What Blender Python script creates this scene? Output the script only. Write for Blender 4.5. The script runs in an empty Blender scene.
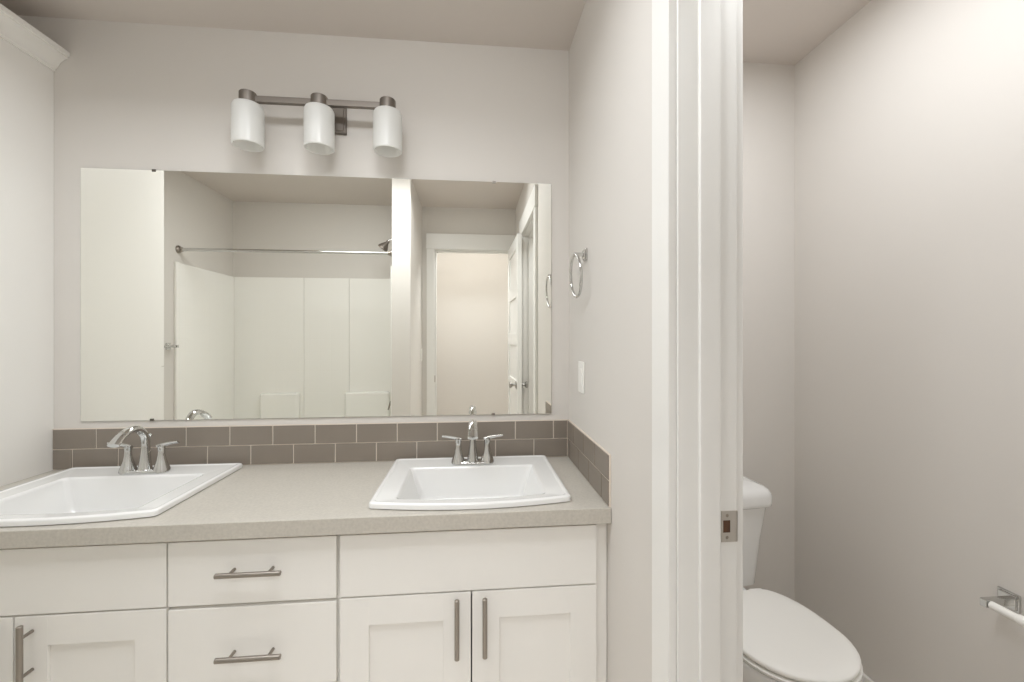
import bpy, bmesh, math
from mathutils import Vector, Matrix
PI = math.pi
S = bpy.context.scene
COL = S.collection

# ---------------------------------------------------------------- camera, light, exposure
F_PX = 425.0
YAW = math.atan(40.0 / F_PX)
H = 1.36
cd = bpy.data.cameras.new('camera'); cam = bpy.data.objects.new('camera', cd); COL.objects.link(cam)
cd.sensor_width = 36.0; cd.sensor_fit = 'HORIZONTAL'; cd.lens = 36.0 * F_PX / 1024.0
cd.shift_y = -3.0 / 1024.0; cd.clip_start = 0.02
cam.location = (0, 0, H); cam.rotation_euler = (PI / 2, 0, -YAW)
S.camera = cam

w = bpy.data.worlds.new('world'); S.world = w; w.use_nodes = True
w.node_tree.nodes['Background'].inputs[0].default_value = (0.9, 0.92, 1.0, 1)
w.node_tree.nodes['Background'].inputs[1].default_value = 0.3

def area(name, loc, rot, sx, sy, power, col=(0.945, 0.975, 1.0)):
    l = bpy.data.lights.new(name, 'AREA'); l.shape = 'RECTANGLE'; l.size = sx; l.size_y = sy
    l.energy = power; l.color = col
    o = bpy.data.objects.new(name, l); COL.objects.link(o); o.location = loc; o.rotation_euler = rot
    return o
area('fill_light_vanity', (-0.80, 0.84, 2.552), (math.radians(-12), 0, 0), 1.2, 0.55, 15)  # unseen area lamp added in place of soft bounced light, tilted towards the tub
area('fill_light_passage', (-0.20, 0.50, 2.59), (math.radians(20), 0, 0), 0.45, 0.12, 6.0)  # added fill out of view, tilted onto the cabinet fronts and door jamb
area('fill_light_toilet_room', (0.90, 0.84, 2.60), (0, 0, 0), 0.45, 1.2, 11)  # unseen fill added to brighten the toilet room, no fixture there
area('fill_light_hall', (0.0, -0.95, 2.50), (math.radians(42), 0, 0), 0.9, 0.25, 22)  # made-up fill hidden above the door head, aimed through the doorway at the vanity

S.view_settings.view_transform = 'Standard'
S.view_settings.look = 'None'
S.view_settings.gamma = 1.0
S.view_settings.use_curve_mapping = False
S.view_settings.exposure = 0.40
S.cycles.max_bounces = 16; S.cycles.diffuse_bounces = 12; S.cycles.glossy_bounces = 6

# ---------------------------------------------------------------- materials
def srgb(r, g, b):
    f = lambda v: (v / 255 / 12.92) if v / 255 <= 0.04045 else ((v / 255 + 0.055) / 1.055) ** 2.4
    return (f(r), f(g), f(b), 1)

def mat(name, col, rough=0.5, metal=0.0, noise=0.0, scale=40, bump=0.0, spec=0.5, coat=0.0, sub=0.0):
    m = bpy.data.materials.new(name); m.use_nodes = True
    nt = m.node_tree; b = nt.nodes['Principled BSDF']
    b.inputs['Base Color'].default_value = col
    b.inputs['Roughness'].default_value = rough
    b.inputs['Metallic'].default_value = metal
    b.inputs['Specular IOR Level'].default_value = spec
    b.inputs['Coat Weight'].default_value = coat
    if noise or bump:
        tc = nt.nodes.new('ShaderNodeTexCoord')
        n = nt.nodes.new('ShaderNodeTexNoise'); n.inputs['Scale'].default_value = scale
        n.inputs['Detail'].default_value = 4
        nt.links.new(tc.outputs['Object'], n.inputs['Vector'])
        if noise:
            r = nt.nodes.new('ShaderNodeMapRange')
            r.inputs['To Min'].default_value = 1 - noise; r.inputs['To Max'].default_value = 1 + noise
            r.inputs['From Min'].default_value = 0.3; r.inputs['From Max'].default_value = 0.7
            nt.links.new(n.outputs['Fac'], r.inputs['Value'])
            mx = nt.nodes.new('ShaderNodeVectorMath'); mx.operation = 'SCALE'
            mx.inputs[0].default_value = col[:3]
            nt.links.new(r.outputs['Result'], mx.inputs['Scale'])
            nt.links.new(mx.outputs['Vector'], b.inputs['Base Color'])
        if bump:
            bp = nt.nodes.new('ShaderNodeBump'); bp.inputs['Strength'].default_value = bump
            bp.inputs['Distance'].default_value = 0.001
            nt.links.new(n.outputs['Fac'], bp.inputs['Height'])
            nt.links.new(bp.outputs['Normal'], b.inputs['Normal'])
    return m

M = {}
M['wall'] = mat('wall_paint', srgb(214, 210, 205), 0.6, bump=0.15, scale=220, spec=0.3)
M['ceil'] = mat('ceiling_paint', srgb(211, 204, 198), 0.85, bump=0.3, scale=160, spec=0.2)
M['trim'] = mat('white_trim_paint', srgb(229, 228, 225), 0.34)
M['cab'] = mat('white_cabinet_lacquer', srgb(234, 232, 228), 0.35)
M['counter'] = mat('counter_laminate', srgb(190, 185, 176), 0.4, noise=0.07, scale=130)
M['tile'] = mat('taupe_tile', srgb(134, 125, 115), 0.38, noise=0.04, scale=6)
M['grout'] = mat('grout', srgb(222, 212, 200), 0.8)
M['porcelain'] = mat('porcelain', srgb(235, 235, 234), 0.12, coat=0.3)
M['acrylic'] = mat('white_acrylic', srgb(232, 232, 226), 0.25)
M['chrome'] = mat('chrome', (0.62, 0.62, 0.61, 1), 0.08, 1.0)
M['nickel'] = mat('brushed_nickel', srgb(158, 151, 143), 0.38, 1.0, bump=0.1, scale=300)
M['steel'] = mat('satin_steel', srgb(178, 176, 172), 0.3, 1.0)
M['shade'] = mat('opal_glass', srgb(240, 240, 238), 0.25)
nt = M['shade'].node_tree; _p = nt.nodes['Principled BSDF']; _t = nt.nodes.new('ShaderNodeBsdfTranslucent'); _t.inputs['Color'].default_value = (0.95, 0.95, 0.94, 1)
_m = nt.nodes.new('ShaderNodeMixShader'); _m.inputs[0].default_value = 0.5
nt.links.new(_p.outputs[0], _m.inputs[1]); nt.links.new(_t.outputs[0], _m.inputs[2]); nt.links.new(_m.outputs[0], nt.nodes['Material Output'].inputs['Surface'])
M['plastic'] = mat('white_plastic', srgb(240, 239, 235), 0.35)
M['floor'] = mat('floor_vinyl', srgb(222, 216, 208), 0.45, noise=0.08, scale=12)
M['dark'] = mat('dark_gap', srgb(38, 34, 32), 0.7)
M['fixture'] = mat('fixture_brushed_nickel', srgb(140, 133, 126), 0.5, 1.0, bump=0.1, scale=300)
M['strike'] = mat('dull_plate_metal', srgb(186, 180, 172), 0.4, 0.35)
M['wood'] = mat('raw_wood', srgb(84, 56, 38), 0.7, noise=0.2, scale=60)
M['mirror'] = mat('mirror_silver', (0.938, 0.938, 0.890, 1), 0.0, 1.0)
M['glassedge'] = mat('mirror_edge', srgb(150, 160, 150), 0.2)
M['clip'] = mat('clear_clip', srgb(90, 84, 76), 0.2)

# ---------------------------------------------------------------- mesh helpers
def new(): return bmesh.new()

def box(bm, x0, x1, y0, y1, z0, z1, bev=0.0, seg=2, mi=0):
    t = bmesh.new()
    bmesh.ops.create_cube(t, size=1)
    for v in t.verts:
        v.co = Vector(((x0 + x1) / 2 + v.co.x * (x1 - x0), (y0 + y1) / 2 + v.co.y * (y1 - y0), (z0 + z1) / 2 + v.co.z * (z1 - z0)))
    if bev: bmesh.ops.bevel(t, geom=t.edges[:] , offset=bev, segments=seg, affect='EDGES', profile=0.5)
    for f in t.faces: f.material_index = mi
    merge(bm, t)

def merge(bm, t, mtx=None):
    me = bpy.data.meshes.new('tmp'); t.to_mesh(me); t.free()
    if mtx is not None: me.transform(mtx)
    bm.from_mesh(me); bpy.data.meshes.remove(me)

def loft(bm, rings, cap0=True, cap1=True, closed=True):
    vs = [[bm.verts.new(p) for p in r] for r in rings]
    n = len(rings[0])
    for a, b in zip(vs, vs[1:]):
        for i in range(n if closed else n - 1):
            j = (i + 1) % n
            bm.faces.new((a[i], a[j], b[j], b[i]))
    if cap0: bm.faces.new(list(reversed(vs[0])))
    if cap1: bm.faces.new(vs[-1])
    bmesh.ops.recalc_face_normals(bm, faces=bm.faces)

def lathe(bm, prof, origin=(0, 0, 0), axis=(0, 0, 1), n=32, cap0=True, cap1=True):
    q = Vector(axis).normalized().to_track_quat('Z', 'Y'); o = Vector(origin)
    t = bmesh.new()
    loft(t, [[o + q @ Vector((r * math.cos(2 * PI * i / n), r * math.sin(2 * PI * i / n), z)) for i in range(n)] for r, z in prof], cap0, cap1)
    merge(bm, t)

def tube(bm, pts, rad, n=16, flat=None):
    """sweep; rad = number or list; flat = list of (side, normal) radii"""
    pts = [Vector(p) for p in pts]; m = len(pts)
    rings = []; side = None
    for i, p in enumerate(pts):
        t = (pts[min(i + 1, m - 1)] - pts[max(i - 1, 0)]).normalized()
        if side is None:
            side = t.orthogonal().normalized() if abs(t.x) > 0.9 else t.cross(Vector((1, 0, 0))).cross(t).normalized()
        else: side = (side - t * side.dot(t)).normalized()
        up = t.cross(side)
        r = rad[i] if isinstance(rad, (list, tuple)) else rad
        ra, rb = (flat[i] if flat else (r, r))
        rings.append([p + side * ra * math.cos(2 * PI * k / n) + up * rb * math.sin(2 * PI * k / n) for k in range(n)])
    t_ = bmesh.new(); loft(t_, rings); merge(bm, t_)

def spline(pts, n=10):
    """Catmull-Rom through pts"""
    P = [Vector(p) for p in pts]; P = [2 * P[0] - P[1]] + P + [2 * P[-1] - P[-2]]
    out = []
    for i in range(1, len(P) - 2):
        for k in range(n):
            t = k / n
            out.append(0.5 * ((2 * P[i]) + (P[i + 1] - P[i - 1]) * t + (2 * P[i - 1] - 5 * P[i] + 4 * P[i + 1] - P[i + 2]) * t * t + (3 * P[i] - P[i - 1] - 3 * P[i + 1] + P[i + 2]) * t ** 3))
    out.append(P[-2]); return out

def rrect(x0, x1, y0, y1, r, z, bow=0.0, nc=6, ne=12):
    """rounded rectangle ring; the front edge (y0) bows outward by bow"""
    pts = []
    cs = [((x1 - r), (y0 + r), -PI / 2), ((x1 - r), (y1 - r), 0), ((x0 + r), (y1 - r), PI / 2), ((x0 + r), (y0 + r), PI)]
    for cx, cy, a0 in cs:
        for k in range(nc + 1):
            a = a0 + PI / 2 * k / nc
            pts.append([cx + r * math.cos(a), cy + r * math.sin(a), z])
    xl, xr = x0 + r, x1 - r
    for k in range(1, ne): pts.append([xl + (xr - xl) * k / ne, y0, z])
    if bow:
        for p in pts:
            wgt = max(0.0, 1 - (p[1] - y0) / (0.35 * (y1 - y0)))
            s = (p[0] - (x0 + x1) / 2) / ((x1 - x0) / 2)
            p[1] -= bow * (1 - s * s) * wgt
    return [Vector(p) for p in pts]

def ob(name, bm, mats, parent=None, smooth=40, label=None):
    me = bpy.data.meshes.new(name)
    base = Vector((0, 0, 0))
    if parent is None and bm.verts:
        xs = [v.co for v in bm.verts]
        base = Vector(((min(v.x for v in xs) + max(v.x for v in xs)) / 2, (min(v.y for v in xs) + max(v.y for v in xs)) / 2, min(v.z for v in xs)))
    else:
        base = absloc(parent)
    for v in bm.verts: v.co = v.co - base
    bm.to_mesh(me); bm.free()
    if not isinstance(mats, (list, tuple)): mats = [mats]
    for m in mats: me.materials.append(m if not isinstance(m, str) else M[m])
    o = bpy.data.objects.new(name, me); COL.objects.link(o)
    if parent is None: o.location = base
    else: o.parent = parent
    if smooth:
        for p in me.polygons: p.use_smooth = True
        me.set_sharp_from_angle(angle=math.radians(smooth))
        wn = o.modifiers.new('weighted_normal', 'WEIGHTED_NORMAL'); wn.keep_sharp = True; wn.weight = 80
    if label: o['label'] = label
    return o

def absloc(o):
    v = Vector((0, 0, 0))
    while o is not None: v += Vector(o.location); o = o.parent
    return v

def thing(name, label, cat, loc, group=None):
    o = bpy.data.objects.new(name, None); COL.objects.link(o); o.location = loc
    o.empty_display_size = 0.05
    o['label'] = label; o['category'] = cat
    if group: o['group'] = group
    return o

def tag(o, label, cat, group=None):
    o['label'] = label; o['category'] = cat
    if group: o['group'] = group
    return o

def struct(o): o['kind'] = 'structure'; return o

def sbox(name, *b, m='wall', bev=0):
    bm = new(); box(bm, *b, bev=bev); return struct(ob(name, bm, m, smooth=0))

def copy_tree(o, parent=None, loc=None):
    c = o.copy(); COL.objects.link(c)
    if parent: c.parent = parent
    if loc is not None: c.location = loc
    for ch in list(o.children): copy_tree(ch, c)
    return c

# ---------------------------------------------------------------- key planes (metres)
YB = 1.84            # wall behind vanity and toilet
YR = -0.49           # rear wall
XL = -2.20           # left wall
XP0, XP1 = 0.4256, 0.5556   # partition to the toilet room
XR = 1.49            # right wall
CZ = 2.625
XW0, XW1, YW = -0.622, -0.478, 0.285   # wing wall at the tub end
XC = -1.643          # side of tall cabinet
DH = 2.21            # door head height

# ---------------------------------------------------------------- structure
sbox('floor', XL - 0.15, XR + 0.15, -1.75, YB + 0.15, -0.05, 0.0, m='floor')
sbox('ceiling', XL - 0.15, XR + 0.15, -1.75, YB + 0.15, CZ, CZ + 0.05, m='ceil')
sbox('wall_back', XL - 0.12, XR + 0.12, YB, YB + 0.12, 0, CZ)
sbox('wall_left', XL - 0.12, XL, YR - 0.13, YB, 0, CZ)
sbox('wall_right', XR, XR + 0.12, YR - 0.13, YB, 0, CZ)
JY0, JY1 = 0.136, 0.846      # toilet-room opening between jamb faces
bm = new()
box(bm, XP0, XP1, JY1 + 0.019, YB, 0, CZ)
box(bm, XP0, XP1, YR, JY0 - 0.019, 0, CZ)
box(bm, XP0, XP1, JY0 - 0.019, JY1 + 0.019, DH + 0.019, CZ)
struct(ob('wall_partition', bm, 'wall', smooth=0))
bm = new(); box(bm, XW0, XW1, YR, YW, 0, CZ, bev=0.004)
struct(ob('wall_tub_end', bm, 'wall'))
RX0, RX1 = -0.357, 0.373     # rear doorway
bm = new()
box(bm, XL, RX0 - 0.019, YR - 0.12, YR, 0, CZ)
box(bm, RX1 + 0.019, XR, YR - 0.12, YR, 0, CZ)
box(bm, RX0 - 0.019, RX1 + 0.019, YR - 0.12, YR, DH + 0.019, CZ)
struct(ob('wall_rear', bm, 'wall', smooth=0))
sbox('wall_hall_far', -1.3, 1.3, -1.72, -1.60, 0, CZ)
sbox('wall_hall_left', -1.3, -1.2, -1.60, YR - 0.12, 0, CZ)
sbox('wall_hall_right', 1.2, 1.3, -1.60, YR - 0.12, 0, CZ)

# baseboards
def baseboard(name, x0, x1, y0, y1):
    bm = new(); box(bm, x0, x1, y0, y1, 0, 0.083, bev=0.004); struct(ob(name, bm, 'trim'))
baseboard('baseboard_right', XR - 0.014, XR, YR, YB - 0.014)
baseboard('baseboard_back', XP1, XR, YB - 0.014, YB)
baseboard('baseboard_partition', XP0 - 0.014, XP0, 0.936, 1.262)
baseboard('baseboard_tub_end', XW0, XW1 + 0.014, YW, YW + 0.014)
baseboard('baseboard_left', XL, XL + 0.014, YW + 0.03, 1.25)
baseboard('baseboard_hall', -1.2, 1.2, -1.60, -1.586)

# toilet-room door frame: casing both sides, jamb, stop, strike plate
root = bpy.data.objects.new('trim_1', None); COL.objects.link(root); root.location = (XP0, JY1, 0); struct(root)
bm = new()
for (y0, y1) in ((JY1 + 0.006, JY1 + 0.090), (JY0 - 0.090, JY0 - 0.006)):
    box(bm, XP0 - 0.018, XP0, y0, y1, 0, DH + 0.006, bev=0.003)
box(bm, XP0 - 0.022, XP0, JY0 - 0.096, JY1 + 0.096, DH + 0.006, DH + 0.146, bev=0.003)
ob('casing', bm, 'trim', root)
bm = new()
for (y0, y1) in ((JY1 + 0.006, JY1 + 0.090), (JY0 - 0.090, JY0 - 0.006)):
    box(bm, XP1, XP1 + 0.018, y0, y1, 0, DH + 0.006, bev=0.003)
box(bm, XP1, XP1 + 0.022, JY0 - 0.096, JY1 + 0.096, DH + 0.006, DH + 0.146, bev=0.003)
ob('casing', bm, 'trim', root)
bm = new()
box(bm, XP0, XP1, JY1, JY1 + 0.019, 0, DH, bev=0.002)
box(bm, XP0, XP1, JY0 - 0.019, JY0, 0, DH, bev=0.002)
box(bm, XP0, XP1, JY0 - 0.019, JY1 + 0.019, DH, DH + 0.019)
ob('jamb', bm, 'trim', root)
bm = new()
box(bm, 0.468, 0.513, JY1 - 0.012, JY1 + 0.001, 0, DH, bev=0.004)
box(bm, 0.468, 0.513, JY0 - 0.001, JY0 + 0.012, 0, DH, bev=0.004)
box(bm, 0.468, 0.513, JY0, JY1, DH - 0.012, DH, bev=0.003)
ob('door_stop', bm, 'trim', root)
def strike(parent, mtx):
    bm = new(); t = bmesh.new()
    # plate in local xz plane (x 0..0.036, z -0.033..0.033, faces -y) with a latch hole and wrapped lip
    def q(x0, x1, z0, z1): box(t, x0, x1, -0.0012, 0.001, z0, z1)
    q(0.0, 0.004, -0.0325, 0.0325); q(0.020, 0.035, -0.0325, 0.0325); q(0.004, 0.020, 0.013, 0.0325); q(0.004, 0.020, -0.0325, -0.013)
    box(t, 0.033, 0.0365, -0.0012, 0.006, -0.0325, 0.0325, bev=0.001)
    merge(bm, t, mtx); p = ob('strike_plate', bm, 'strike', parent, label='satin metal strike plate')
    bm = new(); t = bmesh.new(); box(t, 0.004, 0.020, -0.0004, 0.0012, -0.013, 0.013); merge(bm, t, mtx); ob('latch_hole', bm, 'wood', p)
    for sz in (-0.023, 0.023):
        bm = new(); t = bmesh.new(); lathe(t, [(0.0035, -0.0008), (0.0035, 0.0012), (0.0018, 0.0016)], (0.013, 0.0, sz), (0, -1, 0), 14); merge(bm, t, mtx)
        ob('screw', bm, 'nickel', p)
strike(root, Matrix.Translation((0.5195, JY1 - 0.0005, 0.965)))

# rear doorway frame
root = bpy.data.objects.new('trim_2', None); COL.objects.link(root); root.location = (RX0, YR, 0); struct(root)
bm = new()
box(bm, RX0 - 0.078, RX0 - 0.006, YR, YR + 0.018, 0, DH + 0.006, bev=0.003)
box(bm, RX1 + 0.006, XP0, YR, YR + 0.018, 0, DH + 0.006, bev=0.003)
box(bm, RX0 - 0.082, XP0, YR, YR + 0.022, DH + 0.006, DH + 0.156, bev=0.003)
ob('casing', bm, 'trim', root)
bm = new()
box(bm, RX0 - 0.019, RX0, YR - 0.12, YR, 0, DH); box(bm, RX1, RX1 + 0.019, YR - 0.12, YR, 0, DH)
box(bm, RX0 - 0.019, RX1 + 0.019, YR - 0.12, YR, DH, DH + 0.019)
ob('jamb', bm, 'trim', root)
bm = new()
box(bm, RX0, RX0 + 0.011, YR - 0.085, YR - 0.04, 0, DH, bev=0.003); box(bm, RX1 - 0.011, RX1, YR - 0.085, YR - 0.04, 0, DH, bev=0.003)
box(bm, RX0, RX1, YR - 0.085, YR - 0.04, DH - 0.011, DH, bev=0.003)
ob('door_stop', bm, 'trim', root)
strike(root, Matrix.Translation((RX0 + 0.0005, YR - 0.036, 0.965)) @ Matrix.Rotation(PI / 2, 4, 'Z'))

# open five-panel door (seen in the mirror)
DX, DYH = 0.366, YR + 0.024
door = thing('panelled_door', 'white five-panel door standing open in the narrow passage, seen in the mirror', 'door', (DX, DYH, 0))
DL, DT = 0.715, 0.035
bm = new()
def dbox(x0, x1, z0, z1, a, b, bv=0.002): box(bm, a, b, x0, x1, z0, z1, bev=bv)   # local: y along width, x thickness
T0, T1 = -DT / 2, DT / 2
dbox(0, 0.105, 0.01, DH - 0.004, T0, T1); dbox(DL - 0.105, DL, 0.01, DH - 0.004, T0, T1)
zs = [0.01, 0.20]; ph = (DH - 0.004 - 0.20 - 0.105 * 5) / 5
rails = [(0.01, 0.20)]; panels = []; z = 0.20
for i in range(5):
    panels.append((z, z + ph)); z += ph; rails.append((z, z + 0.105)); z += 0.105
for a, b in rails: dbox(0.105, DL - 0.105, a, b, T0, T1)
for a, b in panels: dbox(0.105, DL - 0.105, a, b, T0 + 0.011, T1 - 0.011, 0)
rz = math.radians(-1.4)
for v in bm.verts: v.co += Vector((DX, DYH, 0))
slab = ob('door_slab', bm, 'trim', door)
for sgn in (-1, 1):
    bm = new()
    lathe(bm, [(0.032, 0), (0.032, 0.006), (0.026, 0.011), (0.012, 0.013), (0.010, 0.032), (0.018, 0.036), (0.0265, 0.044), (0.0275, 0.053), (0.022, 0.061), (0.008, 0.064)],
          (DX + sgn * DT / 2, DYH + DL - 0.062, 0.975), (sgn, 0, 0), 28)
    ob('door_knob', bm, 'steel', door)
for hz in (0.25, 1.1, 1.95):
    bm = new(); lathe(bm, [(0.006, -0.045), (0.006, 0.045)], (DX - 0.012, DYH - 0.006, hz), (0, 0, 1), 14); ob('hinge', bm, 'steel', door)
door.rotation_euler.z = rz

# ---------------------------------------------------------------- vanity
YD = 1.290          # door / drawer fronts
YFR = 1.310         # face frame
CT0, CT1 = 0.792, 0.840
def shaker(bm, x0, x1, z0, z1, rail=0.083):
    box(bm, x0, x0 + rail, YD, YFR - 0.001, z0, z1, bev=0.0015); box(bm, x1 - rail, x1, YD, YFR - 0.001, z0, z1, bev=0.0015)
    box(bm, x0 + rail - .001, x1 - rail + .001, YD + 0.0002, YFR - 0.001, z1 - rail, z1, bev=0.0015)
    box(bm, x0 + rail - .001, x1 - rail + .001, YD + 0.0002, YFR - 0.001, z0, z0 + rail, bev=0.0015)
    box(bm, x0 + rail - .002, x1 - rail + .002, YD + 0.009, YFR - 0.002, z0 + rail - .002, z1 - rail + .002)
def pull(parent, c, axis, length):
    bm = new(); c = Vector(c); a = Vector(axis)
    y = YD - 0.034
    p0 = Vector((c.x, y, c.z)) - a * length / 2; p1 = Vector((c.x, y, c.z)) + a * length / 2
    lathe(bm, [(0.0055, 0), (0.0072, 0.0015), (0.0072, length - 0.0015), (0.0055, length)], p0, a, 20)
    for s in (-1, 1):
        q = Vector((c.x, YD + 0.0005, c.z)) + a * s * length * 0.30
        lathe(bm, [(0.0045, 0), (0.0045, 0.034)], q, (0, -1, 0), 14)
    return ob('pull_handle', bm, 'nickel', parent)
def carcass(root, x0, x1, right_fill=0):
    bm = new()
    t = 0.016; f0, f1 = YFR - 0.0005, YFR + 0.018
    box(bm, x0, x0 + t, f1, YB - 0.002, 0.10, CT0 - 0.002); box(bm, x1 - t, x1, f1, YB - 0.002, 0.10, CT0 - 0.002)
    box(bm, x0 + t, x1 - t, f1, YB - 0.002, 0.10, 0.116); box(bm, x0 + t, x1 - t, YB - 0.012, YB - 0.002, 0.116, CT0 - 0.002)
    # face frame
    box(bm, x0, x0 + 0.035, f0, f1, 0.10, CT0 - 0.0005); box(bm, x1 - 0.035, x1, f0, f1, 0.10, CT0 - 0.0005)
    box(bm, x0 + 0.035, x1 - 0.035, f0, f1, CT0 - 0.04, CT0 - 0.0005); box(bm, x0 + 0.035, x1 - 0.035, f0, f1, 0.10, 0.14)
    box(bm, x0 + 0.035, x1 - 0.035, f0, f1, 0.575, 0.615)
    box(bm, x0, x1, YFR + 0.06, YFR + 0.075, 0.0, 0.10)
    return ob('cabinet_body', bm, 'cab', root)
FT, FM1, FM2 = 0.7795, 0.5975, 0.5925

# left sink base: fronts -1.643..-0.862
c1 = thing('sink_base_cabinet', 'white vanity cabinet under the left sink, cut off by the left edge of the photo', 'cabinet', (-1.252, 1.56, 0))
carcass(c1, XC + 0.001, -0.860)
bm = new(); box(bm, XC + 0.004, -0.8625, YD, YFR - 0.001, FM1, FT, bev=0.0015); ob('false_drawer_front', bm, 'cab', c1)
for x0, x1, hx in ((XC + 0.004, -1.2555, None), (-1.2515, -0.8625, -1.206)):
    bm = new(); shaker(bm, x0, x1, 0.105, FM2); d = ob('cabinet_door', bm, 'cab', c1, label='white shaker door')
    pull(d, ((hx if hx else -1.300), 0, 0.5), (0, 0, 1), 0.176)
# drawer base
c2 = thing('drawer_base_cabinet', 'white vanity drawer stack between the two sink cabinets, with horizontal bar pulls', 'cabinet', (-0.627, 1.56, 0))
carcass(c2, -0.859, -0.392)
DZ = [(FM1 - 0.0005, FT), (0.352, 0.584 + 0.003), (0.105, 0.347)]
for i, (z0, z1) in enumerate(DZ):
    bm = new(); box(bm, -0.8575, -0.3965, YD, YFR - 0.001, z0, z1, bev=0.0015); d = ob('drawer_front', bm, 'cab', c2)
    pull(d, (-0.626, 0, (0.696, 0.460, 0.226)[i]), (1, 0, 0), 0.176)
# right sink base
c3 = thing('sink_base_cabinet', 'white vanity cabinet with two shaker doors under the right sink, beside the passage wall', 'cabinet', (0.0, 1.56, 0))
carcass(c3, -0.391, XP0 - 0.002)
bm = new(); box(bm, -0.3865, 0.385, YD, YFR - 0.001, FM1, FT, bev=0.0015); ob('false_drawer_front', bm, 'cab', c3)
for x0, x1, hx in ((-0.3865, -0.0035, -0.044), (0.0005, 0.385, 0.038)):
    bm = new(); shaker(bm, x0, x1, 0.105, FM2); d = ob('cabinet_door', bm, 'cab', c3, label='white shaker door')
    pull(d, (hx, 0, 0.503), (0, 0, 1), 0.176)

# countertop (with cut-outs for both bowls)
SX = (-1.228, 0.0)
bm = new()
cuts = [(c - 0.285, c + 0.285) for c in SX]
CY0, CY1 = 1.266, YB - 0.001
xs = [XC + 0.001, cuts[0][0], cuts[0][1], cuts[1][0], cuts[1][1], XP0 - 0.001]
box(bm, xs[0], xs[-1], CY0, 1.365, CT0, CT1, bev=0.002)
box(bm, xs[0], xs[-1], 1.775, CY1, CT0, CT1)
for i in (0, 2, 4): box(bm, xs[i], xs[i + 1], 1.362, 1.776, CT0, CT1)
ct = tag(ob('countertop', bm, 'counter', smooth=0), 'grey-beige speckled laminate countertop running over all vanity cabinets', 'countertop')

# backsplash tiles
def tiles(name, label, rows, horizontal):
    bm = new(); g = 0.0022
    if horizontal:
        box(bm, XC + 0.001, XP0 - 0.001, YB - 0.006, YB - 0.0005, CT1 + 0.0005, 1.002, mi=1)
        box(bm, XC + 0.001, XP0 - 0.009, YB - 0.0085, YB - 0.0065, 0.9990, 1.002, mi=1)
    else:
        box(bm, XP0 - 0.006, XP0 - 0.0005, 1.272, YB - 0.0066, CT1 + 0.0005, 1.002, mi=1)
    for z0, z1, joints in rows:
        for a, b in zip(joints, joints[1:]):
            if horizontal: box(bm, a + g, b - g, YB - 0.009, YB - 0.004, z0 + g, z1 - g, bev=0.0008)
            else: box(bm, XP0 - 0.009, XP0 - 0.004, a + g, b - g, z0 + g, z1 - g, bev=0.0008)
    return tag(ob(name, bm, ['tile', 'grout']), label, 'backsplash')
def run(j0, step, lo, hi):
    js = [j0 + k * step for k in range(-20, 21) if lo + 0.01 < j0 + k * step < hi - 0.01]
    return [lo] + js + [hi]
ZM = 0.921
tiles('tile_backsplash', 'long taupe tile backsplash, two rows on the wall below the mirror',
      [(ZM, 1.0005, run(0.354, 0.1671, XC + 0.001, XP0 - 0.009)), (CT1 + 0.001, ZM, run(0.268, 0.1671, XC + 0.001, XP0 - 0.009))], True)
tiles('tile_backsplash', 'short taupe tile side splash on the passage wall at the right end of the countertop',
      [(ZM, 1.0005, run(1.567, 0.150, 1.272, YB - 0.010)), (CT1 + 0.001, ZM, run(1.492, 0.150, 1.272, YB - 0.010))], False)

# ---------------------------------------------------------------- sinks
def make_sink(cx, label):
    z = CT1
    root = thing('drop_in_sink', label, 'sink', (cx, 1.56, z), 'drop-in sinks in the vanity top')
    x0, x1, y0, y1 = cx - 0.3145, cx + 0.3145, 1.325, 1.802
    R = []
    for i, h, bw in ((.006, .0006, .034), (0, .003, .036), (0, .015, .036), (.002, .018, .036), (.006, .020, .036), (.012, .020, .035), (.016, .0185, .034), (.018, .0165, .033)):
        R.append(rrect(x0 + i, x1 - i, y0 + i, y1 - i, .012, z + h, bw))
    R.append(rrect(x0 + .071, x1 - .071, y0 + .036, y1 - .117, .014, z + 0.0155, .024))
    R.append(rrect(x0 + .078, x1 - .078, y0 + .041, y1 - .121, .014, z + 0.0135, .022))
    R.append(rrect(x0 + .083, x1 - .083, y0 + .045, y1 - .125, .015, z + 0.006, .020))
    R.append(rrect(x0 + .113, x1 - .113, y0 + .056, y1 - .138, .020, z - 0.085, .010))
    R.append(rrect(x0 + .124, x1 - .124, y0 + .068, y1 - .146, .026, z - 0.110, .006))
    R.append(rrect(x0 + .145, x1 - .145, y0 + .090, y1 - .165, .030, z - 0.121, .003))
    R.append(rrect(x0 + .275, x1 - .275, y0 + .160, y1 - .225, .025, z - 0.126, 0))
    bm = new(); loft(bm, R, cap0=False, cap1=True)
    basin = ob('basin', bm, 'porcelain', root, smooth=50)
    bm = new(); lathe(bm, [(0.030, 0), (0.030, 0.003), (0.022, 0.005), (0.019, 0.003), (0.017, 0.006), (0.004, 0.008)], (cx, (y0 + y1) / 2 - 0.033, z - 0.126), (0, 0, 1), 28)
    ob('drain', bm, 'chrome', root)
    # overflow opening near the top of the front inner wall
    bm = new(); lathe(bm, [(0.006, 0), (0.010, 0.002), (0.010, 0.004), (0.006, 0.004)], (cx, y0 + 0.026, z - 0.020), (0, 0.95, 0.25), 20); ob('overflow_ring', bm, 'chrome', root)
    return root
s0 = make_sink(0.0, 'white rectangular sink with a bowed front rim, right one beside the tiled side splash')
s1 = copy_tree(s0, loc=(SX[0], 1.56, CT1))
s1['label'] = 'white rectangular sink on the left, beside the tall white cabinet'

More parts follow.
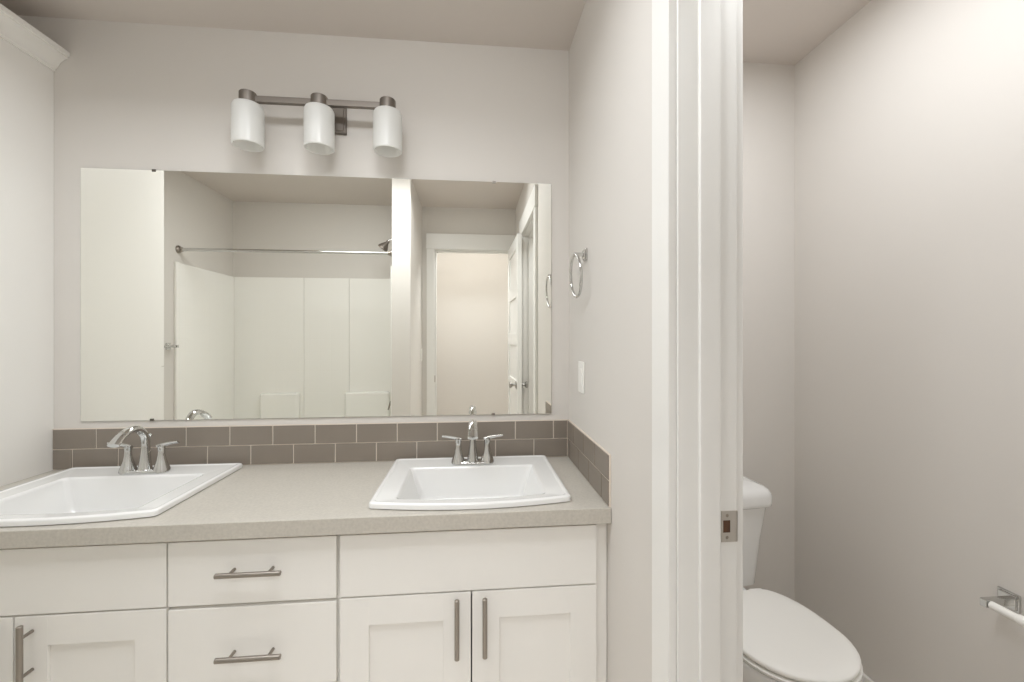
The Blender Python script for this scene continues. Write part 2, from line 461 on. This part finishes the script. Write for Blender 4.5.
# ---------------------------------------------------------------- faucets
def make_faucet(cx):
    zb = CT1 + 0.0158; yb = 1.714
    root = thing('bathroom_faucet', 'chrome two-handle faucet with arched spout on the right sink', 'faucet', (cx, yb, zb), 'chrome faucets on the sinks')
    bm = new()
    loft(bm, [rrect(cx - 0.083 + i, cx + 0.083 - i, yb - 0.026 + i, yb + 0.026 - i, 0.0255 - i, zb + h) for i, h in ((0.001, 0.0), (0, 0.003), (0, 0.009), (0.003, 0.013), (0.010, 0.015))])
    ob('base_plate', bm, 'chrome', root)
    pts = spline([(cx, yb, zb + .008), (cx, yb + .002, zb + .045), (cx, yb + .004, zb + .098), (cx, yb - .004, zb + .140), (cx, yb - .034, zb + .169), (cx, yb - .074, zb + .173), (cx, yb - .112, zb + .158), (cx, yb - .142, zb + .136)], 6)
    n = len(pts)
    def rr(i):
        t = i / (n - 1); k = lambda a, b, u: a + (b - a) * min(1, max(0, u)) ** 0.8
        depth = k(0.024, 0.0150, t / 0.3) if t < 0.5 else k(0.0150, 0.0095, (t - 0.5) / 0.5)
        side = k(0.025, 0.0120, t / 0.3) if t < 0.4 else k(0.0120, 0.0195, (t - 0.4) / 0.6)
        return side, depth
    bm = new(); tube(bm, pts, 0.01, 24, [rr(i) for i in range(n)]); ob('spout', bm, 'chrome', root)
    bm = new(); lathe(bm, [(0.0025, 0), (0.0025, 0.115), (0.006, 0.118), (0.007, 0.124), (0.004, 0.128)], (cx, yb + 0.026 - 0.008, zb + 0.012), (0, 0.05, 1), 14); ob('lift_rod', bm, 'chrome', root)
    for s in (-1, 1):
        hx = cx + s * 0.058
        bm = new(); lathe(bm, [(0.0280, .006), (0.0270, .013), (0.0215, .028), (0.0160, .046), (0.0122, .066), (0.0112, .084), (0.0125, .090), (0.0125, .099), (0.008, .103)], (hx, yb, zb), (0, 0, 1), 28)
        h = ob('handle', bm, 'chrome', root)
        bm = new()
        lp = spline([(hx - s * .012, yb, zb + .096), (hx + s * .006, yb, zb + .102), (hx + s * .034, yb - .004, zb + .109), (hx + s * .064, yb - .008, zb + .114)], 6)
        m = len(lp)
        tube(bm, lp, 0.01, 16, [(0.0050 + 0.0055 * (0.4 if i < 2 else 0.6) , 0.006) if False else ((0.0060 - 0.0030 * i / (m - 1)), (0.0110 - 0.0035 * i / (m - 1))) for i in range(m)])
        ob('lever', bm, 'chrome', h)
    return root
f0 = make_faucet(0.003)
f1 = copy_tree(f0, loc=(SX[0] + 0.008, f0.location.y, f0.location.z))
f1['label'] = 'chrome two-handle faucet with arched spout on the left sink'

# ---------------------------------------------------------------- mirror
MX0, MX1, MZ0, MZ1 = -1.541, 0.345, 1.0305, 2.0335
mr = thing('wall_mirror', 'large frameless rectangular mirror on the wall above the tiles', 'mirror', (-0.6, YB - 0.003, MZ0))
bm = new(); box(bm, MX0, MX1, YB - 0.0065, YB - 0.0005, MZ0, MZ1)
for f in bm.faces: f.material_index = 0 if f.normal.y < -0.9 else 1
bmesh.ops.recalc_face_normals(bm, faces=bm.faces)
for f in bm.faces: f.material_index = 0 if f.normal.y < -0.9 else 1
ob('mirror_glass', bm, ['mirror', 'glassedge'], mr, smooth=0)
for x, z, up in ((-1.272, MZ1, 1), (0.095, MZ1, 1), (-1.279, MZ0, -1), (0.091, MZ0, -1)):
    bm = new(); sz = up
    za, zb_ = sorted((z - up * 0.006, z + up * 0.002))
    box(bm, x - 0.007, x + 0.007, YB - 0.0085, YB - 0.0066, za, zb_, bev=0.001)
    za, zb_ = sorted((z + up * 0.0005, z + up * 0.004)); box(bm, x - 0.007, x + 0.007, YB - 0.0085, YB - 0.0006, za, zb_, bev=0.001)
    ob('mirror_clip', bm, 'clip' if x < -1 else 'nickel', mr)

# ---------------------------------------------------------------- vanity light bar
YL = 1.735
LX = (-0.864, -0.598, -0.335)
vl = thing('vanity_light', 'brushed nickel three-shade light bar on the wall above the mirror', 'light fixture', (LX[1], YB, 2.27))
bm = new()
loft(bm, [[Vector((LX[1] + 0.004 + sx * (0.072 - i), y, 2.273 + sz * (0.062 - i))) for sx, sz in ((-1, -1), (1, -1), (1, 1), (-1, 1))] for i, y in ((0, YB - .0005), (0, YB - .014), (.003, YB - .016), (.008, YB - .016), (.010, YB - .020))])
ob('back_plate', bm, 'fixture', vl, smooth=20)
bm = new(); tube(bm, [(LX[1], YB - 0.024, 2.276), (LX[1], YB - 0.05, 2.282), (LX[1], YL + 0.01, 2.290)], 0.011, 16)
lathe(bm, [(0.020, 0), (0.018, 0.01)], (LX[1], YB - 0.025, 2.276), (0, -1, 0), 20); ob('arm', bm, 'fixture', vl)
bm = new(); box(bm, LX[0], LX[2], YL - 0.009, YL + 0.011, 2.273, 2.297, bev=0.002); ob('cross_bar', bm, 'fixture', vl)
for x in LX:
    bm = new(); lathe(bm, [(0.030, 2.258), (0.031, 2.259), (0.031, 2.306), (0.029, 2.309), (0.004, 2.310)], (x, YL, 0), (0, 0, 1), 32); cap = ob('socket_cap', bm, 'fixture', vl)
    bm = new()
    R, zb_, zt = 0.0560, 2.104, 2.263
    lathe(bm, [(R - 0.006, zb_ + 0.001), (R - 0.003, zb_ - 0.001), (R, zb_ + 0.002), (R, zt - 0.014), (R - 0.005, zt - 0.003), (R - 0.014, zt), (0.020, zt + 0.0005), (0.020, zt - 0.006), (R - 0.012, zt - 0.007), (R - 0.006, zt - 0.016), (R - 0.006, zb_ + 0.001)], (x, YL, 0), (0, 0, 1), 48, False, False)
    ob('lamp_shade', bm, 'shade', vl, label='white opal glass cylinder shade')
    bm = new(); lathe(bm, [(0.012, 2.258), (0.014, 2.238), (0.027, 2.207), (0.030, 2.186), (0.026, 2.166), (0.012, 2.153), (0.002, 2.150)], (x, YL, 0), (0, 0, 1), 24); ob('light_bulb', bm, 'shade', vl)

# ---------------------------------------------------------------- tall cabinet at left
tc = thing('linen_cabinet', 'tall white cabinet with crown moulding at the left end of the countertop', 'cabinet', ((XL + XC) / 2, 1.55, 0))
bm = new()
t = 0.018; TZ = 2.430; TY = 1.244
box(bm, XC - t, XC, TY, YB - 0.001, 0.0, TZ); box(bm, XL + 0.001, XL + t, TY, YB - 0.001, 0.0, TZ)
box(bm, XL + t, XC - t, TY, YB - 0.001, TZ - t, TZ); box(bm, XL + t, XC - t, TY, YB - 0.001, 0.10, 0.118)
box(bm, XL + t, XC - t, YB - 0.010, YB - 0.001, 0.10, TZ)
box(bm, XL + t, XC - t, TY + 0.06, TY + 0.075, 0, 0.10); box(bm, XL + t, XC - t, TY, YB - 0.01, 1.20, 1.218)
ob('cabinet_body', bm, 'cab', tc, smooth=0)
xm = (XL + XC) / 2
for z0, z1 in ((0.105, 1.205), (1.210, 2.425)):
    for x0, x1, hx in ((XL + 0.004, xm - 0.0015, xm - 0.04), (xm + 0.0015, XC - 0.001, xm + 0.04)):
        bm = new(); r = 0.07; ya, yb_ = TY - 0.021, TY - 0.001
        box(bm, x0, x0 + r, ya, yb_, z0, z1, bev=.0015); box(bm, x1 - r, x1, ya, yb_, z0, z1, bev=.0015)
        box(bm, x0 + r, x1 - r, ya, yb_, z1 - r, z1); box(bm, x0 + r, x1 - r, ya, yb_, z0, z0 + r); box(bm, x0 + r, x1 - r, ya + .009, yb_, z0 + r, z1 - r)
        d = ob('cabinet_door', bm, 'cab', tc)
        hz = 1.07 if z0 < 1 else 1.36
        bm = new(); lathe(bm, [(0.006, -0.088), (0.006, 0.088)], (hx, ya - 0.034, hz), (0, 0, 1), 16)
        for s in (-1, 1): lathe(bm, [(0.0045, 0), (0.0045, 0.034)], (hx, ya, hz + s * 0.053), (0, -1, 0), 12)
        ob('pull_handle', bm, 'nickel', d)
# crown moulding: profile swept round front and side
prof = [(0.0, -0.012), (0.006, -0.012), (0.006, -0.004), (0.012, 0.0), (0.017, 0.010), (0.026, 0.024), (0.040, 0.036), (0.050, 0.041), (0.050, 0.048), (0.060, 0.050), (0.060, 0.064), (0.0, 0.064)]
bm = new()
rings = []
for (px, py, dx, dy) in ((XL + 0.001, TY - 0.021, 0, -1), (XC, TY - 0.021, 1, -1), (XC, YB - 0.001, 1, 0)):
    rings.append([Vector((px + dx * o, py + dy * o, TZ - 0.006 + h)) for o, h in prof])
loft(bm, rings)
box(bm, XL + 0.002, XC - 0.002, TY - 0.018, YB - 0.002, TZ, TZ + 0.054)
ob('crown_moulding', bm, 'cab', tc, smooth=25)

# ---------------------------------------------------------------- towel ring
tr = thing('towel_ring', 'small chrome towel ring on the passage wall to the right of the mirror', 'towel ring', (XP0, 1.56, 1.67))
bm = new(); box(bm, XP0 - 0.007, XP0 - 0.0005, 1.538, 1.582, 1.650, 1.694, bev=0.003)
box(bm, XP0 - 0.012, XP0 - 0.006, 1.544, 1.576, 1.656, 1.688, bev=0.002); ob('wall_plate', bm, 'chrome', tr)
bm = new(); box(bm, XP0 - 0.048, XP0 - 0.010, 1.553, 1.567, 1.665, 1.679, bev=0.002); ob('post', bm, 'chrome', tr)
bm = new()
cx_, cy_, cz_, R = XP0 - 0.044, 1.56, 1.592, 0.078
N = 56; t_ = bmesh.new(); rings = []
for i in range(N):
    a = 2 * PI * i / N; c = Vector((cx_ - 0.010 * (1 - math.cos(a)) * 0.5 * -1, cy_ + R * math.sin(a), cz_ + R * math.cos(a)))
    er = Vector((0, math.sin(a), math.cos(a)))
    rings.append([c + er * 0.0052 * math.cos(b) + Vector((1, 0, 0)) * 0.0052 * math.sin(b) for b in [2 * PI * k / 12 for k in range(12)]])
vs = [[t_.verts.new(p) for p in r] for r in rings]
for i in range(N):
    for k in range(12): t_.faces.new((vs[i][k], vs[i][(k + 1) % 12], vs[(i + 1) % N][(k + 1) % 12], vs[(i + 1) % N][k]))
bmesh.ops.recalc_face_normals(t_, faces=t_.faces); merge(bm, t_)
ob('ring', bm, 'chrome', tr)

# wall switches
def switch(label, X, Y, Z, d):
    r = thing('light_switch', label, 'switch', (X, Y, Z))
    bm = new(); a, b = sorted((X + d * 0.0003, X + d * 0.006)); box(bm, a, b, Y - 0.037, Y + 0.037, Z - 0.060, Z + 0.060, bev=0.002); ob('cover_plate', bm, 'plastic', r)
    bm = new(); a, b = sorted((X + d * 0.005, X + d * 0.009)); box(bm, a, b, Y - 0.017, Y + 0.017, Z - 0.034, Z + 0.034, bev=0.0015); ob('rocker', bm, 'plastic', r)
switch('white wall switch plate below the towel ring', XP0, 1.618, 1.208, -1)
switch('white wall switch beside the rear doorway, seen in the mirror', XW1, -0.415, 1.20, 1)

# ---------------------------------------------------------------- tub alcove (seen in the mirror)
tb = thing('bathtub', 'white alcove bathtub below the shower rod and its white surround', 'bathtub', ((XL + XW0) / 2, -0.1, 0))
bm = new()
x0, x1, y0, y1 = XL + 0.001, XW0 - 0.001, YR + 0.001, 0.27
R = [rrect(x0, x1, y0, y1, 0.004, 0.0), rrect(x0, x1, y0, y1, 0.004, 0.44), rrect(x0 + .006, x1 - .006, y0 + .006, y1 - .006, .01, 0.45),
     rrect(x0 + .07, x1 - .07, y0 + .06, y1 - .07, .10, 0.45), rrect(x0 + .08, x1 - .08, y0 + .07, y1 - .08, .10, 0.435),
     rrect(x0 + .13, x1 - .11, y0 + .10, y1 - .11, .12, 0.15), rrect(x0 + .20, x1 - .17, y0 + .15, y1 - .16, .12, 0.10)]
loft(bm, R, cap0=False); ob('tub_shell', bm, 'acrylic', tb)
bm = new(); lathe(bm, [(0.03, 0), (0.03, 0.003), (0.02, 0.005)], (XW0 - 0.33, -0.1, 0.101), (0, 0, 1), 24); ob('drain', bm, 'chrome', tb)

SZ0, SZ1 = 0.452, 1.925
ss = thing('shower_surround', 'glossy white tub surround panels with moulded shelves, seen in the mirror', 'shower surround', ((XL + XW0) / 2, YR, SZ0))
def tilemat():
    m = mat('moulded_tile_acrylic', srgb(242, 241, 237), 0.2)
    nt = m.node_tree; tc_ = nt.nodes.new('ShaderNodeTexCoord'); sep = nt.nodes.new('ShaderNodeSeparateXYZ'); cmb = nt.nodes.new('ShaderNodeCombineXYZ')
    ad = nt.nodes.new('ShaderNodeMath'); ad.operation = 'ADD'
    nt.links.new(tc_.outputs['Object'], sep.inputs[0]); nt.links.new(sep.outputs['X'], ad.inputs[0]); nt.links.new(sep.outputs['Y'], ad.inputs[1])
    nt.links.new(ad.outputs[0], cmb.inputs['X']); nt.links.new(sep.outputs['Z'], cmb.inputs['Y'])
    br = nt.nodes.new('ShaderNodeTexBrick'); br.offset = 0; br.inputs['Scale'].default_value = 1
    br.inputs['Brick Width'].default_value = 0.1; br.inputs['Row Height'].default_value = 0.1; br.inputs['Mortar Size'].default_value = 0.003
    br.inputs['Mortar Smooth'].default_value = 1
    br.inputs['Color1'].default_value = br.inputs['Color2'].default_value = (1, 1, 1, 1); br.inputs['Mortar'].default_value = (0, 0, 0, 1)
    bp = nt.nodes.new('ShaderNodeBump'); bp.inputs['Strength'].default_value = 0.35; bp.inputs['Distance'].default_value = 0.001
    nt.links.new(cmb.outputs[0], br.inputs['Vector']); nt.links.new(br.outputs['Color'], bp.inputs['Height'])
    nt.links.new(bp.outputs['Normal'], nt.nodes['Principled BSDF'].inputs['Normal'])
    return m
M['surround'] = tilemat()
bm = new(); box(bm, XL + 0.0005, XL + 0.014, YR + 0.001, 0.262, SZ0, SZ1, bev=0.003)
box(bm, XL + 0.0005, XL + 0.022, 0.262, 0.300, SZ0 - 0.45, SZ1 + 0.004, bev=0.006)
ob('side_panel', bm, 'surround', ss)
bm = new(); box(bm, XW0 - 0.014, XW0 - 0.0005, YR + 0.001, 0.262, SZ0, SZ1, bev=0.003); ob('side_panel', bm, 'surround', ss)
bm = new()
for a, b in ((XL + 0.014, -1.568), (-1.566, -1.157), (-1.155, XW0 - 0.014)):
    box(bm, a, b, YR + 0.0005, YR + 0.012, SZ0, SZ1, bev=0.003)
ob('back_panel', bm, 'surround', ss)
for a, b in ((-1.935, -1.594), (-1.183, -0.774)):
    bm = new(); loft(bm, [rrect(a, b, YR + 0.010, YR + 0.085, .03, SZ0 + .001), rrect(a, b, YR + 0.010, YR + 0.085, .03, 0.838), rrect(a + .012, b - .012, YR + 0.012, YR + 0.073, .02, 0.850)])
    ob('moulded_shelf', bm, 'surround', ss)

rd = thing('shower_rod', 'chrome shower curtain rod across the tub alcove, seen in the mirror', 'shower rod', (-1.4, 0.25, 2.026))
bm = new(); lathe(bm, [(0.0125, 0), (0.0125, XW0 - XL)], (XL, 0.25, 2.026), (1, 0, 0), 24); ob('rod', bm, 'chrome', rd)
for X, d in ((XL, 1), (XW0, -1)):
    bm = new(); lathe(bm, [(0.030, 0.0005), (0.030, 0.008), (0.019, 0.014), (0.017, 0.032)], (X, 0.25, 2.026), (d, 0, 0), 24); ob('flange', bm, 'nickel', rd)

sh = thing('wall_shower', 'chrome cone shower head high on the tub end wall, seen in the mirror', 'shower head', (XW0, -0.12, 2.19))
bm = new(); lathe(bm, [(0.028, 0.0005), (0.026, 0.008), (0.010, 0.012)], (XW0, -0.12, 2.215), (-1, 0, 0), 24); ob('flange', bm, 'chrome', sh)
bm = new(); tube(bm, spline([(XW0, -0.12, 2.215), (XW0 - 0.04, -0.12, 2.222), (XW0 - 0.085, -0.12, 2.215), (XW0 - 0.108, -0.12, 2.198)], 6), 0.009, 14); ob('shower_arm', bm, 'chrome', sh)
bm = new(); lathe(bm, [(0.011, -0.006), (0.015, 0.004), (0.014, 0.014), (0.024, 0.030), (0.044, 0.066), (0.045, 0.080), (0.040, 0.083)], (XW0 - 0.106, -0.12, 2.200), (-0.62, 0, -0.78), 28); ob('spray_head', bm, 'fixture', sh)
vv = thing('shower_valve', 'chrome shower valve with lever low on the tub end wall, seen in the mirror', 'shower valve', (XW0 - 0.014, -0.12, 0.80))
bm = new(); lathe(bm, [(0.080, 0.0005), (0.078, 0.005), (0.030, 0.012), (0.024, 0.045), (0.020, 0.050)], (XW0 - 0.014, -0.12, 0.82), (-1, 0, 0), 32); ob('trim_plate', bm, 'chrome', vv)
bm = new(); tube(bm, [(XW0 - 0.062, -0.12, 0.825), (XW0 - 0.085, -0.12, 0.80), (XW0 - 0.105, -0.12, 0.735)], [0.010, 0.008, 0.006], 14); ob('lever', bm, 'nickel', vv)

tw = thing('towel_bar', 'chrome towel bar on the left wall beside the tub, seen in the mirror', 'towel bar', (XL, 0.75, 1.30))
for y in (0.36, 0.97):
    bm = new(); box(bm, XL + 0.0005, XL + 0.008, y - 0.024, y + 0.024, 1.276, 1.324, bev=0.002); box(bm, XL + 0.007, XL + 0.070, y - 0.010, y + 0.010, 1.290, 1.310, bev=0.002); ob('post', bm, 'chrome', tw)
bm = new(); box(bm, XL + 0.052, XL + 0.066, 0.37, 0.96, 1.293, 1.307, bev=0.002); ob('bar', bm, 'chrome', tw)

# ---------------------------------------------------------------- toilet
TX = 0.985
to = thing('toilet', 'white toilet with closed lid in the small room to the right', 'toilet', (TX, 1.45, 0))
def egg(cx, cy, hw, fr, bk, z, n=48, clip=None, pw=2.0):
    out = []
    for i in range(n):
        a = 2 * PI * i / n
        sx, cy_ = math.sin(a), -math.cos(a)
        e = 2.0 / (pw if cy_ < 0 or clip is None else 2.6)
        x = cx + hw * math.copysign(abs(sx) ** e, sx)
        y = cy + (fr if cy_ < 0 else bk) * math.copysign(abs(cy_) ** e, cy_)
        if clip is not None: y = min(y, clip)
        out.append(Vector((x, y, z)))
    return out
YC = 1.245
bm = new()
loft(bm, [egg(TX, 1.40, 0.105, 0.20, 0.26, 0.0), egg(TX, 1.40, 0.108, 0.205, 0.262, 0.012), egg(TX, 1.40, 0.098, 0.19, 0.255, 0.05), egg(TX, 1.38, 0.098, 0.18, 0.25, 0.13),
          egg(TX, 1.34, 0.115, 0.19, 0.25, 0.20), egg(TX, 1.29, 0.145, 0.185, 0.26, 0.27), egg(TX, 1.26, 0.170, 0.182, 0.28, 0.33), egg(TX, YC, 0.180, 0.176, 0.29, 0.365), egg(TX, YC, 0.183, 0.178, 0.29, 0.385), egg(TX, YC, 0.178, 0.173, 0.285, 0.392)])
# deck under the tank
loft(bm, [rrect(TX - .09, TX + .09, 1.40, 1.81, .05, 0.0), rrect(TX - .09, TX + .09, 1.40, 1.81, .05, 0.20), rrect(TX - .125, TX + .125, 1.40, 1.815, .05, 0.30), rrect(TX - .135, TX + .135, 1.40, 1.815, .05, 0.325), rrect(TX - .128, TX + .128, 1.41, 1.81, .05, 0.334)])
ob('bowl', bm, 'porcelain', to, smooth=60)
bm = new()
loft(bm, [egg(TX, YC, 0.176, 0.170, 0.262, 0.393, clip=1.485), egg(TX, YC, 0.184, 0.178, 0.268, 0.397, clip=1.490), egg(TX, YC, 0.185, 0.179, 0.268, 0.404, clip=1.490), egg(TX, YC, 0.178, 0.172, 0.262, 0.408, clip=1.485)])
ob('seat', bm, 'plastic', to, smooth=60)
bm = new()
loft(bm, [egg(TX, YC, 0.174, 0.168, 0.258, 0.411, clip=1.482), egg(TX, YC, 0.181, 0.175, 0.265, 0.414, clip=1.488), egg(TX, YC, 0.182, 0.176, 0.265, 0.421, clip=1.488), egg(TX, YC, 0.178, 0.172, 0.262, 0.427, clip=1.485), egg(TX, YC, 0.160, 0.155, 0.245, 0.431, clip=1.475), egg(TX, YC, 0.08, 0.08, 0.13, 0.434)])
ob('lid', bm, 'plastic', to, smooth=60)
for s in (-1, 1):
    bm = new(); lathe(bm, [(0.013, -0.024), (0.014, -0.02), (0.014, 0.02), (0.013, 0.024)], (TX + s * 0.075, 1.500, 0.405), (1, 0, 0), 20); box(bm, TX + s * .075 - .018, TX + s * .075 + .018, 1.480, 1.512, 0.33, 0.402, bev=.004)
    ob('hinge', bm, 'plastic', to)
bm = new()
def tk(hw, yf, r, z): return rrect(TX - hw, TX + hw, yf, 1.825, r, z, 0.018)
loft(bm, [tk(.190, 1.668, .03, .3345), tk(.198, 1.660, .035, .340), tk(.202, 1.656, .035, .39), tk(.212, 1.645, .035, .53), tk(.228, 1.630, .035, .673)])
ob('tank', bm, 'porcelain', to, smooth=60)
bm = new()
def tl(i, z): return rrect(TX - .240 + i, TX + .240 - i, 1.612 + i, 1.835 - min(i, .02), max(.034 - i * .5, .01), z, 0.020)
loft(bm, [tl(.008, .674), tl(.001, .679), tl(0, .692), tl(0, .716), tl(.004, .730), tl(.012, .741), tl(.026, .750), tl(.05, .757), tl(.09, .760)])
ob('tank_lid', bm, 'porcelain', to, smooth=60)
bm = new(); lathe(bm, [(0.014, 0), (0.014, 0.010), (0.008, 0.014)], (TX - 0.150, 1.618, 0.64), (0, -1, 0), 20); tube(bm, [(TX - 0.150, 1.604, 0.64), (TX - 0.12, 1.600, 0.638), (TX - 0.075, 1.600, 0.632)], [0.007, 0.006, 0.005], 12); ob('flush_lever', bm, 'chrome', to)

# ---------------------------------------------------------------- paper holder
ph_ = thing('toilet_paper_holder', 'empty toilet paper holder with white roller on the right wall', 'toilet paper holder', (XR, 0.98, 0.63))
for y in (1.047, 0.895):
    bm = new(); box(bm, XR - 0.007, XR - 0.0005, y - 0.025, y + 0.025, 0.607, 0.657, bev=0.002); box(bm, XR - 0.012, XR - 0.006, y - 0.020, y + 0.020, 0.612, 0.652, bev=0.002)
    wp = ob('wall_plate', bm, 'chrome', ph_)
    bm = new(); box(bm, XR - 0.085, XR - 0.010, y - 0.008, y + 0.008, 0.618, 0.640, bev=0.002); ob('post', bm, 'chrome', wp)
bm = new(); lathe(bm, [(0.006, 0), (0.0105, 0.003), (0.0105, 0.06), (0.0125, 0.062), (0.0125, 0.133), (0.006, 0.136)], (XR - 0.074, 1.0385, 0.629), (0, -1, 0), 24); ob('roller', bm, 'plastic', ph_, label='white plastic roller')
